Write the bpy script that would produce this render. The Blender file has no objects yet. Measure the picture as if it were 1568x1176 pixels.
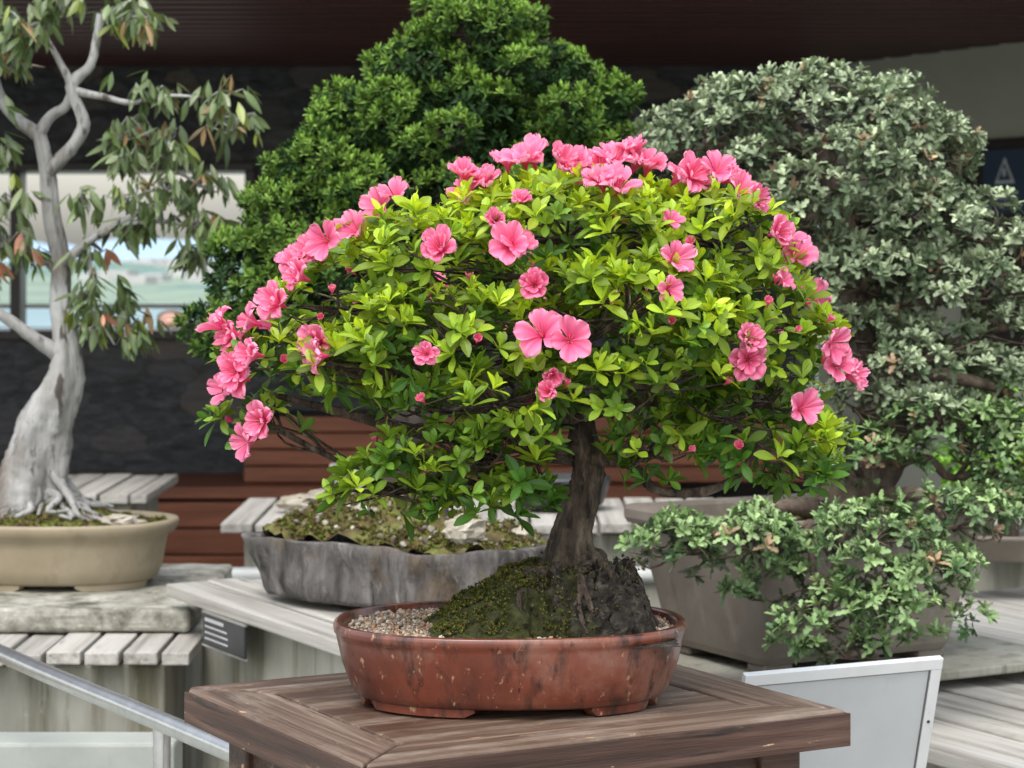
import bpy, math, random
import numpy as np
from mathutils import Vector, Matrix, noise
rng = np.random.default_rng(11)
random.seed(5)
scene = bpy.context.scene
COL = scene.collection
R = math.radians

# ------------------------------------------------------------------ materials
def newmat(name):
    m = bpy.data.materials.new(name); m.use_nodes = True
    return m, m.node_tree, m.node_tree.nodes['Principled BSDF']

def coords(nt, stretch=(1, 1, 1), coord='Object'):
    tc = nt.nodes.new('ShaderNodeTexCoord'); mp = nt.nodes.new('ShaderNodeMapping')
    mp.inputs['Scale'].default_value = stretch
    nt.links.new(tc.outputs[coord], mp.inputs['Vector'])
    return mp.outputs[0]

def nz(nt, vec, scale, detail=6, rough=.6, dist=0):
    n = nt.nodes.new('ShaderNodeTexNoise')
    n.inputs['Scale'].default_value = scale; n.inputs['Detail'].default_value = detail
    n.inputs['Roughness'].default_value = rough; n.inputs['Distortion'].default_value = dist
    nt.links.new(vec, n.inputs['Vector']); return n.outputs['Fac']

def ramp(nt, fac, stops):
    r = nt.nodes.new('ShaderNodeValToRGB'); e = r.color_ramp.elements
    while len(e) < len(stops): e.new(.5)
    for i, (p, c) in enumerate(stops):
        e[i].position = p; e[i].color = (c[0], c[1], c[2], 1)
    nt.links.new(fac, r.inputs['Fac']); return r.outputs['Color']

def mix(nt, fac, a, b, mode='MIX'):
    m = nt.nodes.new('ShaderNodeMix'); m.data_type = 'RGBA'; m.blend_type = mode
    if isinstance(fac, (int, float)): m.inputs[0].default_value = fac
    else: nt.links.new(fac, m.inputs[0])
    for s, v in ((6, a), (7, b)):
        if isinstance(v, tuple): m.inputs[s].default_value = (v[0], v[1], v[2], 1)
        else: nt.links.new(v, m.inputs[s])
    return m.outputs[2]

def bump(nt, b, h, strength, dist=.01):
    bp = nt.nodes.new('ShaderNodeBump'); bp.inputs['Strength'].default_value = strength
    bp.inputs['Distance'].default_value = dist
    nt.links.new(h, bp.inputs['Height']); nt.links.new(bp.outputs[0], b.inputs['Normal'])

def noise_mat(name, stops, scale=10, stretch=(1, 1, 1), rough=.7, bmp=.4, bdist=.004, island=0,
              over=None, detail=8, coat=0, metal=0, dist=0, spec=.4):
    """over = list of (color, scale, stretch, lo, hi)"""
    m, nt, b = newmat(name)
    v = coords(nt, stretch)
    if island:
        g = nt.nodes.new('ShaderNodeNewGeometry')
        va = nt.nodes.new('ShaderNodeVectorMath'); va.operation = 'MULTIPLY_ADD'
        nt.links.new(g.outputs['Random Per Island'], va.inputs[0])
        va.inputs[1].default_value = (17, 23, 31)
        nt.links.new(v, va.inputs[2]); v = va.outputs[0]
    f = nz(nt, v, scale, detail, .62, dist)
    c = ramp(nt, f, stops)
    if island:
        br = ramp(nt, g.outputs['Random Per Island'], [(0, (1 - island,) * 3), (1, (1, 1, 1))])
        c = mix(nt, 1.0, c, br, 'MULTIPLY')
    for (col, sc, st, lo, hi) in (over or []):
        f2 = nz(nt, coords(nt, st), sc, 7, .65)
        k = ramp(nt, f2, [(lo, (0, 0, 0)), (hi, (1, 1, 1))])
        c = mix(nt, k, c, col)
    nt.links.new(c, b.inputs['Base Color'])
    b.inputs['Roughness'].default_value = rough
    b.inputs['Coat Weight'].default_value = coat
    b.inputs['Coat Roughness'].default_value = .22
    b.inputs['Metallic'].default_value = metal
    b.inputs['Specular IOR Level'].default_value = spec
    if bmp: bump(nt, b, f, bmp, bdist)
    return m

def leaf_mat(name, rough=.45, trans=.35, tint=(1.3, 1.25, .5), spec=.4):
    m, nt, b = newmat(name)
    a = nt.nodes.new('ShaderNodeAttribute'); a.attribute_name = 'Col'
    c = a.outputs['Color']
    nt.links.new(c, b.inputs['Base Color']); b.inputs['Roughness'].default_value = rough
    b.inputs['Specular IOR Level'].default_value = spec
    if trans > 0:
        t = nt.nodes.new('ShaderNodeBsdfTranslucent')
        nt.links.new(mix(nt, 1.0, c, tint, 'MULTIPLY'), t.inputs['Color'])
        ms = nt.nodes.new('ShaderNodeMixShader'); ms.inputs[0].default_value = trans
        nt.links.new(b.outputs[0], ms.inputs[1]); nt.links.new(t.outputs[0], ms.inputs[2])
        nt.links.new(ms.outputs[0], nt.nodes['Material Output'].inputs['Surface'])
    return m

# ------------------------------------------------------------------ mesh helpers
def link(o, parent=None):
    COL.objects.link(o)
    if parent is not None: o.parent = parent
    return o

def empty(name):
    o = bpy.data.objects.new(name, None); o.empty_display_size = .1
    COL.objects.link(o); return o

def mesh_obj(name, verts, faces, mat, parent=None, smooth=False, loc=(0, 0, 0), rz=0, bevel=0, seg=2):
    me = bpy.data.meshes.new(name); me.from_pydata([tuple(v) for v in verts], [], [tuple(f) for f in faces])
    me.materials.append(mat)
    if smooth: me.polygons.foreach_set('use_smooth', [True] * len(me.polygons))
    me.update()
    o = bpy.data.objects.new(name, me); o.location = loc; o.rotation_euler = (0, 0, rz)
    if bevel:
        md = o.modifiers.new('bevel', 'BEVEL'); md.width = bevel; md.segments = seg; md.limit_method = 'ANGLE'
    return link(o, parent)

def fast_mesh(name, V, F, C, mat, parent=None, smooth=False):
    k = F.shape[1]; me = bpy.data.meshes.new(name)
    me.vertices.add(len(V)); me.vertices.foreach_set('co', V.astype(np.float32).ravel())
    me.loops.add(F.size); me.loops.foreach_set('vertex_index', F.astype(np.int32).ravel())
    me.polygons.add(len(F)); me.polygons.foreach_set('loop_start', np.arange(0, F.size, k, dtype=np.int32))
    try: me.polygons.foreach_set('loop_total', np.full(len(F), k, dtype=np.int32))
    except Exception: pass
    me.polygons.foreach_set('use_smooth', np.full(len(F), smooth, dtype=bool))
    me.update(calc_edges=True)
    if C is not None:
        at = me.color_attributes.new('Col', 'FLOAT_COLOR', 'POINT')
        c4 = np.ones((len(V), 4), dtype=np.float32); c4[:, :3] = C
        at.data.foreach_set('color', c4.ravel())
    me.materials.append(mat)
    return link(bpy.data.objects.new(name, me), parent)

BOXF = [(0, 3, 2, 1), (4, 5, 6, 7), (0, 1, 5, 4), (1, 2, 6, 5), (2, 3, 7, 6), (3, 0, 4, 7)]
def boxv(x0, x1, y0, y1, z0, z1):
    return [(x0, y0, z0), (x1, y0, z0), (x1, y1, z0), (x0, y1, z0), (x0, y0, z1), (x1, y0, z1), (x1, y1, z1), (x0, y1, z1)]
def boxes(name, lst, mat, parent=None, loc=(0, 0, 0), rz=0, bevel=.003):
    V = []; F = []
    for b in lst:
        n = len(V); V += boxv(*b); F += [tuple(i + n for i in f) for f in BOXF]
    return mesh_obj(name, V, F, mat, parent, loc=loc, rz=rz, bevel=bevel)

def prism(name, pts, z0, z1, mat, parent, grain, bevel=.003):
    """extruded polygon of world XY points; local X axis follows the grain angle"""
    ox, oy = pts[0]; c, s = math.cos(-grain), math.sin(-grain)
    L = [((x - ox) * c - (y - oy) * s, (x - ox) * s + (y - oy) * c) for x, y in pts]
    n = len(L)
    V = [(x, y, z0) for x, y in L] + [(x, y, z1) for x, y in L]
    F = [tuple(range(n))[::-1], tuple(range(n, 2 * n))] + [(i, (i + 1) % n, n + (i + 1) % n, n + i) for i in range(n)]
    return mesh_obj(name, V, F, mat, parent, loc=(ox, oy, 0), rz=grain, bevel=bevel)

def smooth_path(P, R_, n=5):
    P = np.array(P, float); R_ = np.array(R_, float)
    if len(P) < 3: return P, R_
    Q = []; S = []
    ext = np.vstack([2 * P[0] - P[1], P, 2 * P[-1] - P[-2]])
    for i in range(len(P) - 1):
        p0, p1, p2, p3 = ext[i:i + 4]
        for j in range(n):
            t = j / n
            Q.append(.5 * ((2 * p1) + (-p0 + p2) * t + (2 * p0 - 5 * p1 + 4 * p2 - p3) * t * t + (-p0 + 3 * p1 - 3 * p2 + p3) * t ** 3))
            S.append(R_[i] * (1 - t) + R_[i + 1] * t)
    Q.append(P[-1]); S.append(R_[-1])
    return np.array(Q), np.array(S)

class Tubes:
    def __init__(s): s.V = []; s.F = []; s.n = 0
    def add(s, P, Rr, sides=6, n=4, rough=.0, flute=0):
        P, Rr = smooth_path(P, Rr, n)
        m = len(P); T = np.gradient(P, axis=0); T /= np.linalg.norm(T, axis=1)[:, None] + 1e-9
        up = np.array([0.13, 0.97, 0.2])
        X = np.cross(up[None], T); X /= np.linalg.norm(X, axis=1)[:, None] + 1e-9
        Y = np.cross(T, X)
        a = np.linspace(0, 2 * np.pi, sides, endpoint=False)
        rr = Rr[:, None] * (1 + rough * rng.normal(size=(m, sides)))
        if flute:
            rr = rr * (1 + flute * np.sin(a * 3 + 1.0)[None] + flute * .7 * np.sin(a * 5 + np.arange(m)[:, None] * .22) + flute * .5 * np.sin(a * 8 - np.arange(m)[:, None] * .15))
        ring = P[:, None] + rr[..., None] * (np.cos(a)[None, :, None] * X[:, None] + np.sin(a)[None, :, None] * Y[:, None])
        s.V.append(ring.reshape(-1, 3))
        i = np.arange(m - 1)[:, None] * sides; j = np.arange(sides)[None]; k = (j + 1) % sides
        f = np.stack([i + j, i + k, i + sides + k, i + sides + j], -1).reshape(-1, 4) + s.n
        s.F.append(f); s.n += m * sides
    def build(s, name, mat, parent):
        return fast_mesh(name, np.vstack(s.V), np.vstack(s.F), None, mat, parent, True)

# ------------------------------------------------------------------ leaf templates
def leaf(L, W, prof, fold=.25, curl=.15):
    n = len(prof); V = []; F = []
    for i, w in enumerate(prof):
        t = i / (n - 1); x = L * t; z = -curl * L * t * t; hw = W * .5 * w
        V += [(x, -hw, z + fold * hw), (x, 0, z), (x, hw, z + fold * hw)]
    for i in range(n - 1):
        a = i * 3
        F += [(a, a + 3, a + 4, a + 1), (a + 1, a + 4, a + 5, a + 2)]
    return np.array(V, float), np.array(F, int)

def rosette(nl, elev, L, W, prof, fold=.25, curl=.15, stem=.0, colvar=.22, young=.3, turn=2.4):
    Vs = []; Fs = []; Cs = []; n = 0
    for i in range(nl):
        q = i / max(1, nl - 1)
        l = L * (1 - .35 * q) * rng.uniform(.8, 1.15)
        v, f = leaf(l, W * (1 - .25 * q) * rng.uniform(.85, 1.15), prof, fold, curl * rng.uniform(.3, 1.6))
        e = R(elev[0] + (elev[1] - elev[0]) * q + rng.normal() * 9); ph = i * turn + rng.normal() * .25
        tw = rng.normal() * .35
        cy_, sy_ = math.cos(tw), math.sin(tw)
        v = v @ np.array([[1, 0, 0], [0, cy_, -sy_], [0, sy_, cy_]]).T
        v = v @ np.array([[math.cos(e), 0, -math.sin(e)], [0, 1, 0], [math.sin(e), 0, math.cos(e)]]).T
        v = v @ np.array([[math.cos(ph), -math.sin(ph), 0], [math.sin(ph), math.cos(ph), 0], [0, 0, 1]]).T
        v[:, 2] += stem * q
        g = (1 + rng.normal() * colvar) * (1 - young * .5 + young * q)
        c = np.ones((len(v), 3)) * g
        c[1::3] *= 1.18; c[0::3] *= .95
        Vs.append(v); Fs.append(f + n); Cs.append(c); n += len(v)
    return np.vstack(Vs), np.vstack(Fs), np.clip(np.vstack(Cs), .3, 2)

def instance(name, temps, pos, axis, scale, col, mat, parent, smooth=False):
    axis = axis / (np.linalg.norm(axis, axis=1)[:, None] + 1e-9)
    r = rng.normal(size=axis.shape); X = np.cross(r, axis); X /= np.linalg.norm(X, axis=1)[:, None] + 1e-9
    Y = np.cross(axis, X); M = np.stack([X, Y, axis], -1)
    pick = rng.integers(0, len(temps), len(pos)); AV = []; AF = []; AC = []; n = 0
    for k, (tv, tf, tc) in enumerate(temps):
        s = pick == k
        if not s.any(): continue
        v = pos[s][:, None] + scale[s][:, None, None] * np.einsum('nij,vj->nvi', M[s], tv)
        N = int(s.sum()); V = len(tv)
        f = tf[None] + (np.arange(N) * V)[:, None, None] + n
        c = col[s][:, None] * tc[None]
        AV.append(v.reshape(-1, 3)); AF.append(f.reshape(-1, tf.shape[1])); AC.append(c.reshape(-1, 3)); n += N * V
    return fast_mesh(name, np.vstack(AV), np.vstack(AF), np.clip(np.vstack(AC), 0, .97), mat, parent, smooth)

# crowns: pads = rows (cx,cy,cz,rx,ry,rz) in metres
def inside(P, pads, f):
    d = (P[:, None] - pads[None, :, :3]) / (pads[None, :, 3:] * f)
    return (d ** 2).sum(-1) < 1
def shell(pads, dens, lo=.9, hi=1.05, rej=.85, bottom=.35):
    PP = []; NN = []
    for i, p in enumerate(pads):
        r = p[3:]; area = 4 * np.pi * (((r[0] * r[1]) ** 1.6 + (r[0] * r[2]) ** 1.6 + (r[1] * r[2]) ** 1.6) / 3) ** (1 / 1.6)
        n = max(6, int(area * dens)); d = rng.normal(size=(n, 3)); d /= np.linalg.norm(d, axis=1)[:, None]
        pos = p[:3] + d * r * rng.uniform(lo, hi, (n, 1))
        nn = d / r; nn /= np.linalg.norm(nn, axis=1)[:, None]
        keep = (nn[:, 2] > -.35) | (rng.random(n) < bottom)
        others = np.delete(pads, i, 0)
        if len(others): keep &= ~inside(pos, others, rej).any(1)
        PP.append(pos[keep]); NN.append(nn[keep])
    return np.vstack(PP), np.vstack(NN)
def sublumps(pads, dens, r, flat=.7):
    P, N = shell(pads, dens, .8, 1.0, .8, .3)
    rr = r * rng.uniform(.7, 1.35, len(P))
    return np.column_stack([P, rr, rr, rr * flat])

def lerpcol(a, b, t): return np.array(a)[None] * (1 - t[:, None]) + np.array(b)[None] * t[:, None]

def limbs(tb, trunk, pads, r0, r1, twigs, rt, sag=.1, sides=6):
    trunk = np.array(trunk)
    for p in pads:
        c = p[:3]
        d = np.linalg.norm(trunk - c, axis=1) + np.maximum(0, trunk[:, 2] - c[2]) * 2.5
        s = trunk[np.argmin(d)]
        L = np.linalg.norm(c - s)
        m1 = s + (c - s) * .35 + rng.normal(size=3) * L * .09 + np.array([0, 0, -sag * L * .4])
        m2 = s + (c - s) * .7 + rng.normal(size=3) * L * .08
        tb.add([s, m1, m2, c], [r0 * min(1, .5 + L * 1.5), r0 * .7, (r0 + r1) / 2 * .7, r1], sides, 4, .06)
        for _ in range(twigs):
            dd = rng.normal(size=3); dd[2] = abs(dd[2]) * .9 - .25; dd /= np.linalg.norm(dd)
            e = c + dd * p[3:] * .97; st = m2 + (c - m2) * rng.random() if rng.random() < .6 else c
            mid = (st + e) / 2 + rng.normal(size=3) * np.linalg.norm(e - st) * .13
            tb.add([st, mid, e], [rt, rt * .75, rt * .4], 4, 3)

# ------------------------------------------------------------------ shared materials
M_conc = noise_mat('stained_concrete', [(.3, (.20, .19, .15)), (.55, (.34, .33, .28)), (.8, (.44, .43, .38))], 5, (1, 1, .35), .85, .3,
                   over=[((.13, .12, .075), 7, (2.2, 2.2, .2), .50, .68), ((.48, .47, .43), 20, (1, 1, .6), .62, .8), ((.09, .08, .055), 14, (2.5, 2.5, .16), .60, .72)])
M_slat = noise_mat('weathered_slat_timber', [(.3, (.22, .20, .17)), (.5, (.42, .40, .36)), (.75, (.56, .54, .50))], 14, (.10, 2.6, 2.6), .8, .8, .004, island=.3,
                   over=[((.20, .18, .14), 5, (1, 1, 1), .55, .78), ((.10, .09, .07), 16, (.25, 2.4, 2.4), .62, .74)])
M_stone = noise_mat('granite_slab', [(.3, (.10, .095, .07)), (.55, (.32, .31, .26)), (.75, (.48, .47, .41))], 22, (1, 1, 1), .9, .9, .012,
                    over=[((.5, .49, .44), 60, (1, 1, 1), .6, .7), ((.07, .065, .05), 9, (1, 1, 1), .56, .70)])
M_pebble = leaf_mat('pebble_mineral', .8, .0)
M_steel = noise_mat('brushed_steel', [(.3, (.6, .6, .6)), (.7, (.75, .75, .75))], 30, (1, 1, 1), .3, .05, metal=1.0)
M_white = noise_mat('pale_painted_metal', [(.3, (.46, .47, .46)), (.7, (.58, .59, .57))], 4, (1, 1, 1), .4, .05, over=[((.36, .36, .33), 9, (1, 1, 1), .6, .85)])
M_lowwall = noise_mat('grey_rendered_wall', [(.3, (.27, .29, .26)), (.7, (.36, .375, .345))], 5, (1, 1, 1), .8, .15, over=[((.2, .21, .18), 9, (1, 1, .5), .56, .8)])
M_bark = noise_mat('dark_azalea_bark', [(.32, (.020, .013, .009)), (.5, (.075, .052, .037)), (.7, (.18, .14, .10))], 75, (1, 1, .35), .85, 1, .014,
                   over=[((.012, .009, .007), 45, (1.5, 1.5, .3), .52, .64)])

# ------------------------------------------------------------------ pots
def oval_ring(rx, ry, n, e):
    a = np.linspace(0, 2 * np.pi, n, endpoint=False)
    c, s = np.cos(a), np.sin(a)
    return np.stack([rx * np.sign(c) * np.abs(c) ** (2 / e), ry * np.sign(s) * np.abs(s) ** (2 / e)], -1)
def oval_pot(name, parent, mat, loc, rx, ry, h, prof, e=2.2, rz=0, wob=0, n=96, feet=None, foot_h=.012, inset=.93):
    V = []; F = []
    for k, (rf, zf, off) in enumerate(prof):
        ring = oval_ring(rx * rf + off, ry * rf + off, n, e)
        for i, (x, y) in enumerate(ring):
            w = 1 + (wob * .6 * noise.noise(Vector((x * 9, y * 9, zf * h * 14))) + wob * .5 * noise.noise(Vector((x * 26, y * 26, zf * h * 12))) + wob * .2 * noise.noise(Vector((x * 60, y * 60, zf * h * 30))) if wob else 0)
            dz = (wob * .10 * noise.noise(Vector((x * 12 + 5, y * 12, 0))) if wob and zf > .6 else 0)
            V.append((x * w, y * w, foot_h + (h - foot_h) * zf + dz))
    for k in range(len(prof) - 1):
        for i in range(n):
            j = (i + 1) % n; F.append((k * n + i, k * n + j, (k + 1) * n + j, (k + 1) * n + i))
    F.append(tuple(range(n))[::-1]); F.append(tuple((len(prof) - 1) * n + i for i in range(n)))
    mesh_obj(name + '_body', V, F, mat, parent, True, loc, rz)
    if feet:
        V = []; F = []
        for (a0, a1) in feet:
            m = 14; b = len(V)
            for i in range(m + 1):
                a = R(a0 + (a1 - a0) * i / m); c, s = math.cos(a), math.sin(a)
                x = np.sign(c) * abs(c) ** (2 / e); y = np.sign(s) * abs(s) ** (2 / e)
                po = prof[0][0]
                tp = .012 if i in (0, m) else 0
                for (f, z) in ((po * 1.0, foot_h + .002), (po * .99, tp * .5), (po * .88, tp * .5), (po * .86, foot_h + .002)):
                    V.append((rx * f * x, ry * f * y, z))
            for i in range(m):
                for q in range(4):
                    w = (q + 1) % 4; F.append((b + i * 4 + q, b + i * 4 + w, b + (i + 1) * 4 + w, b + (i + 1) * 4 + q))
            F.append((b, b + 1, b + 2, b + 3)); F.append(tuple(b + m * 4 + q for q in (3, 2, 1, 0)))
        mesh_obj(name + '_feet', V, F, mat, parent, False, loc, rz)
def soil(name, parent, mat, loc, rx, ry, hf, e=2.2, rz=0, rings=40, n=110):
    V = [(0, 0, hf(0, 0))]; F = []
    for k in range(1, rings + 1):
        for (x, y) in oval_ring(rx * k / rings, ry * k / rings, n, e): V.append((x, y, hf(x, y)))
    for i in range(n): F.append((0, 1 + i, 1 + (i + 1) % n))
    for k in range(rings - 1):
        for i in range(n):
            j = (i + 1) % n; a = 1 + k * n; F.append((a + i, a + n + i, a + n + j, a + j))
    return mesh_obj(name, V, F, mat, parent, True, loc, rz)

ph = (1 + 5 ** .5) / 2
ICV = np.array([(-1, ph, 0), (1, ph, 0), (-1, -ph, 0), (1, -ph, 0), (0, -1, ph), (0, 1, ph), (0, -1, -ph), (0, 1, -ph), (ph, 0, -1), (ph, 0, 1), (-ph, 0, -1), (-ph, 0, 1)]) / 1.9
ICF = np.array([(0, 11, 5), (0, 5, 1), (0, 1, 7), (0, 7, 10), (0, 10, 11), (1, 5, 9), (5, 11, 4), (11, 10, 2), (10, 7, 6), (7, 1, 8), (3, 9, 4), (3, 4, 2), (3, 2, 6), (3, 6, 8), (3, 8, 9), (4, 9, 5), (2, 4, 11), (6, 2, 10), (8, 6, 7), (9, 8, 1)])
def pebbles(name, parent, pos, size, palette):
    T = [(ICV * rng.uniform(.6, 1.2, 3) + rng.normal(size=ICV.shape) * .1, ICF, np.ones((12, 3))) for _ in range(5)]
    pal = np.array(palette); c = pal[rng.integers(0, len(pal), len(pos))] * rng.uniform(.7, 1.2, (len(pos), 1))
    instance(name, T, pos, rng.normal(size=pos.shape), size * rng.uniform(.6, 1.4, len(pos)), c, M_pebble, parent)

def rock(name, loc, size, mat, parent=None, seed=0, sub=3, rz=0):
    import bmesh
    bm = bmesh.new(); bmesh.ops.create_icosphere(bm, subdivisions=sub, radius=1)
    for v in bm.verts:
        c = v.co.copy()
        q = Vector((round(c.x * 1.6 + noise.noise(c * 2 + Vector((seed, 0, 0)))) / 1.6, round(c.y * 1.6 + noise.noise(c * 2 + Vector((0, seed, 0)))) / 1.6, round(c.z * 1.6) / 1.6))
        c = c * .62 + q * .38
        c *= 1 + .35 * noise.noise(c * 1.3 + Vector((seed, 0, 0))) + .12 * noise.noise(c * 4 + Vector((seed, 3, 0)))
        v.co = Vector((c.x * size[0], c.y * size[1], c.z * size[2]))
    me = bpy.data.meshes.new(name); bm.to_mesh(me); bm.free(); me.materials.append(mat)
    o = bpy.data.objects.new(name, me); o.location = loc; o.rotation_euler = (0, 0, rz)
    return link(o, parent)

M_tuft = leaf_mat('moss_tuft', .8, .0, spec=.1)
mossT = [rosette(7, (25, 80), 1, .35, (.5, 1, .2), .1, .1, .2, .3, .5) for _ in range(5)]
def moss_tufts(name, parent, hf, loc, n, rx, ry, cols, rz=0, cond=None, size=(.003, .006), dz=0):
    u = oval_ring(1, 1, n, 2.2) * np.sqrt(rng.random((n, 1))) * np.array([rx, ry])
    P = []
    for x, y in u:
        if cond and not cond(x, y): continue
        X = x * math.cos(rz) - y * math.sin(rz); Y_ = x * math.sin(rz) + y * math.cos(rz)
        P.append((loc[0] + X, loc[1] + Y_, loc[2] + hf(x, y) + dz))
    P = np.array(P); c = np.array(cols)[rng.integers(0, len(cols), len(P))] * rng.uniform(.7, 1.3, (len(P), 1))
    instance(name, mossT, P, rng.normal(size=P.shape) * .35 + np.array([0, 0, 1]), rng.uniform(size[0], size[1], len(P)), c, M_tuft, parent)

# ================================================================== AZALEA TABLE
GA = R(29)
ux = np.array([math.cos(GA), math.sin(GA)]); uy = np.array([-math.sin(GA), math.cos(GA)])
TOPZ = 1.044
M_table = noise_mat('worn_varnished_timber', [(.30, (.045, .025, .016)), (.45, (.105, .064, .042)), (.56, (.16, .11, .08)), (.72, (.30, .235, .185))], 20, (.10, 3.0, 3.0), .5, .8, .005, detail=14, dist=.6,
                    over=[((.30, .245, .20), 5, (.8, 2, 2), .50, .76), ((.06, .028, .017), 5, (.7, 1.8, 1.8), .50, .66), ((.46, .29, .15), 44, (.35, 1.4, 1.4), .655, .69), ((.025, .015, .010), 30, (.07, 2.0, 2.0), .64, .69)])
M_tedge = noise_mat('brown_painted_timber', [(.3, (.022, .010, .007)), (.5, (.06, .028, .019)), (.72, (.15, .09, .065))], 14, (.15, 3, 3), .45, .9, .006,
                    over=[((.42, .28, .18), 38, (.35, 1.4, 1.4), .64, .67), ((.27, .19, .14), 8, (.6, 2.5, 2.5), .60, .70), ((.012, .008, .006), 24, (.15, 3, 3), .58, .68)])
table = empty('wooden_display_table')
TF = np.array([-.162, 2.600]); TL, TW, FW = .66, .54, .088
def tp(s, t): p = TF + ux * s + uy * t; return (p[0], p[1])
g = .0015
th = .045
prism('frame_front', [tp(0, 0), tp(TL, 0), tp(TL - FW, FW - g), tp(FW, FW - g)], TOPZ - th, TOPZ, M_table, table, GA, .004)
prism('frame_back', [tp(FW, TW - FW + g), tp(TL - FW, TW - FW + g), tp(TL, TW), tp(0, TW)], TOPZ - th, TOPZ, M_table, table, GA, .004)
prism('frame_left', [tp(-g, g * 3), tp(FW - g * 3, FW + g), tp(FW - g * 3, TW - FW - g), tp(-g, TW - g * 3)], TOPZ - th, TOPZ - .0015, M_table, table, GA + math.pi / 2, .004)
prism('frame_right', [tp(TL - FW + g * 3, FW + g), tp(TL + g, g * 3), tp(TL + g, TW - g * 3), tp(TL - FW + g * 3, TW - FW - g)], TOPZ - th, TOPZ - .0015, M_table, table, GA + math.pi / 2, .004)
npk = 3; w = (TW - 2 * FW) / npk
for i in range(npk):
    a = FW + i * w + .002; b = FW + (i + 1) * w - .002
    prism('plank_%d' % (i + 1), [tp(FW + .001, a), tp(TL - FW - .001, a), tp(TL - FW - .001, b), tp(FW + .001, b)], TOPZ - .03, TOPZ - .0025 - .001 * (i % 2), M_table, table, GA, .004)
prism('edge_front', [tp(-.004, -.004), tp(TL + .004, -.004), tp(TL + .004, 0), tp(-.004, 0)], TOPZ - th - .001, TOPZ - .005, M_tedge, table, GA, .001)
prism('edge_left', [tp(-.005, .001), tp(-.0015, .001), tp(-.0015, TW), tp(-.005, TW)], TOPZ - th - .001, TOPZ - .006, M_tedge, table, GA + math.pi / 2, .001)
prism('edge_right', [tp(TL + .0015, .001), tp(TL + .005, .001), tp(TL + .005, TW), tp(TL + .0015, TW)], TOPZ - th - .001, TOPZ - .006, M_tedge, table, GA + math.pi / 2, .001)
AI = .05
prism('apron', [tp(AI, AI), tp(TL - AI, AI), tp(TL - AI, TW - AI), tp(AI, TW - AI)], TOPZ - th - .13, TOPZ - th - .001, M_tedge, table, GA, .003)
for k, (s, t) in enumerate(((AI - .01, AI - .01), (TL - AI - .05, AI - .01), (AI - .01, TW - AI - .05), (TL - AI - .05, TW - AI - .05))):
    prism('leg_%d' % (k + 1), [tp(s, t), tp(s + .06, t), tp(s + .06, t + .06), tp(s, t + .06)], 0.0, TOPZ - th - .003, M_tedge, table, GA, .004)

# ================================================================== AZALEA POT
M_glaze = noise_mat('red_brown_glaze', [(.3, (.055, .016, .010)), (.5, (.145, .036, .020)), (.75, (.22, .072, .042))], 7, (1, 1, .8), .3, .25, .004, coat=.45,
                    over=[((.25, .135, .10), 7, (1, 1, 1.2), .54, .76), ((.035, .016, .012), 20, (1.5, 1.5, .5), .50, .64), ((.36, .20, .11), 85, (1, 1, .6), .61, .68), ((.022, .012, .01), 60, (1, 1, .7), .62, .69)])
pot = empty('oval_bonsai_pot')
PC = (-.0025, 3.0, TOPZ)
oval_pot('pot', pot, M_glaze, PC, .224, .168, .1, [(.86, 0, 0), (.885, .04, 0), (.905, .12, 0), (.955, .45, 0), (.985, .78, 0), (.99, .84, 0), (1.0, .87, 0), (1.004, .93, 0), (1.0, .98, 0), (.99, 1, 0), (.955, 1.0, 0), (.945, .97, 0), (.93, .8, 0), (.9, .5, 0)],
         e=2.35, feet=[(-62, -28), (-152, -100), (28, 62), (118, 152), (-20, 20), (160, 200)], foot_h=.01)
M_grit = noise_mat('dark_grit', [(.3, (.06, .045, .03)), (.7, (.2, .16, .11))], 120, (1, 1, 1), .9, 1, .004)
def smooth01(t): t = max(0, min(1, t)); return t * t * (3 - 2 * t)
def h_az(x, y):
    return .004 * noise.noise(Vector((x * 30, y * 30, 0)))
soil('grit_bed', pot, M_grit, (PC[0], PC[1], 1.131), .21, .157, h_az, 2.35)
pts = oval_ring(1, 1, 5200, 2.35) * np.sqrt(rng.random((5200, 1))) * np.array([.207, .154])
pz = np.column_stack([pts[:, 0] + PC[0], pts[:, 1] + PC[1], np.full(len(pts), 1.1335) + rng.uniform(-.001, .003, len(pts))])
pebbles('gravel', pot, pz, .0028, [(.42, .33, .24), (.3, .22, .15), (.5, .44, .36), (.22, .15, .10), (.36, .2, .12), (.16, .13, .11)])

# root mound
def mound_h(x, y):  # metres, local to (0,3)
    yw = .128 if x < .02 else .120
    a = smooth01((x + .137) / .175) if x < .06 else smooth01((.192 - x) / .045)
    b = smooth01((1 - abs(y) / yw) * 2.1)
    n1 = noise.noise(Vector((x * 20, y * 20, 1))); n2 = noise.noise(Vector((x * 62, y * 62, 2))); n3 = noise.noise(Vector((x * 150, y * 150, 4)))
    ridge_ = abs(noise.noise(Vector((x * 75, y * 26, 6))))
    base = .080 * a * (b ** .75)
    k = min(1, base / .015)
    dark = smooth01((x - .0) / .06)
    return base + k * (.013 * n1 + (.008 + .007 * dark) * n2 + (.004 + .007 * dark) * n3 - .028 * ridge_ * dark)
V = []; F = []; nx, ny = 230, 180
for j in range(ny):
    for i in range(nx):
        x = -.155 + .36 * i / (nx - 1); y = -.14 + .28 * j / (ny - 1)
        h = mound_h(x, y)
        px = x + .007 * noise.noise(Vector((x * 60, y * 60, h * 80))) ; py = y + .010 * noise.noise(Vector((x * 60 + 9, y * 60, h * 80)))
        V.append((px, py, h - .004))
for j in range(ny - 1):
    for i in range(nx - 1):
        a = j * nx + i; F.append((a, a + 1, a + nx + 1, a + nx))
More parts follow.
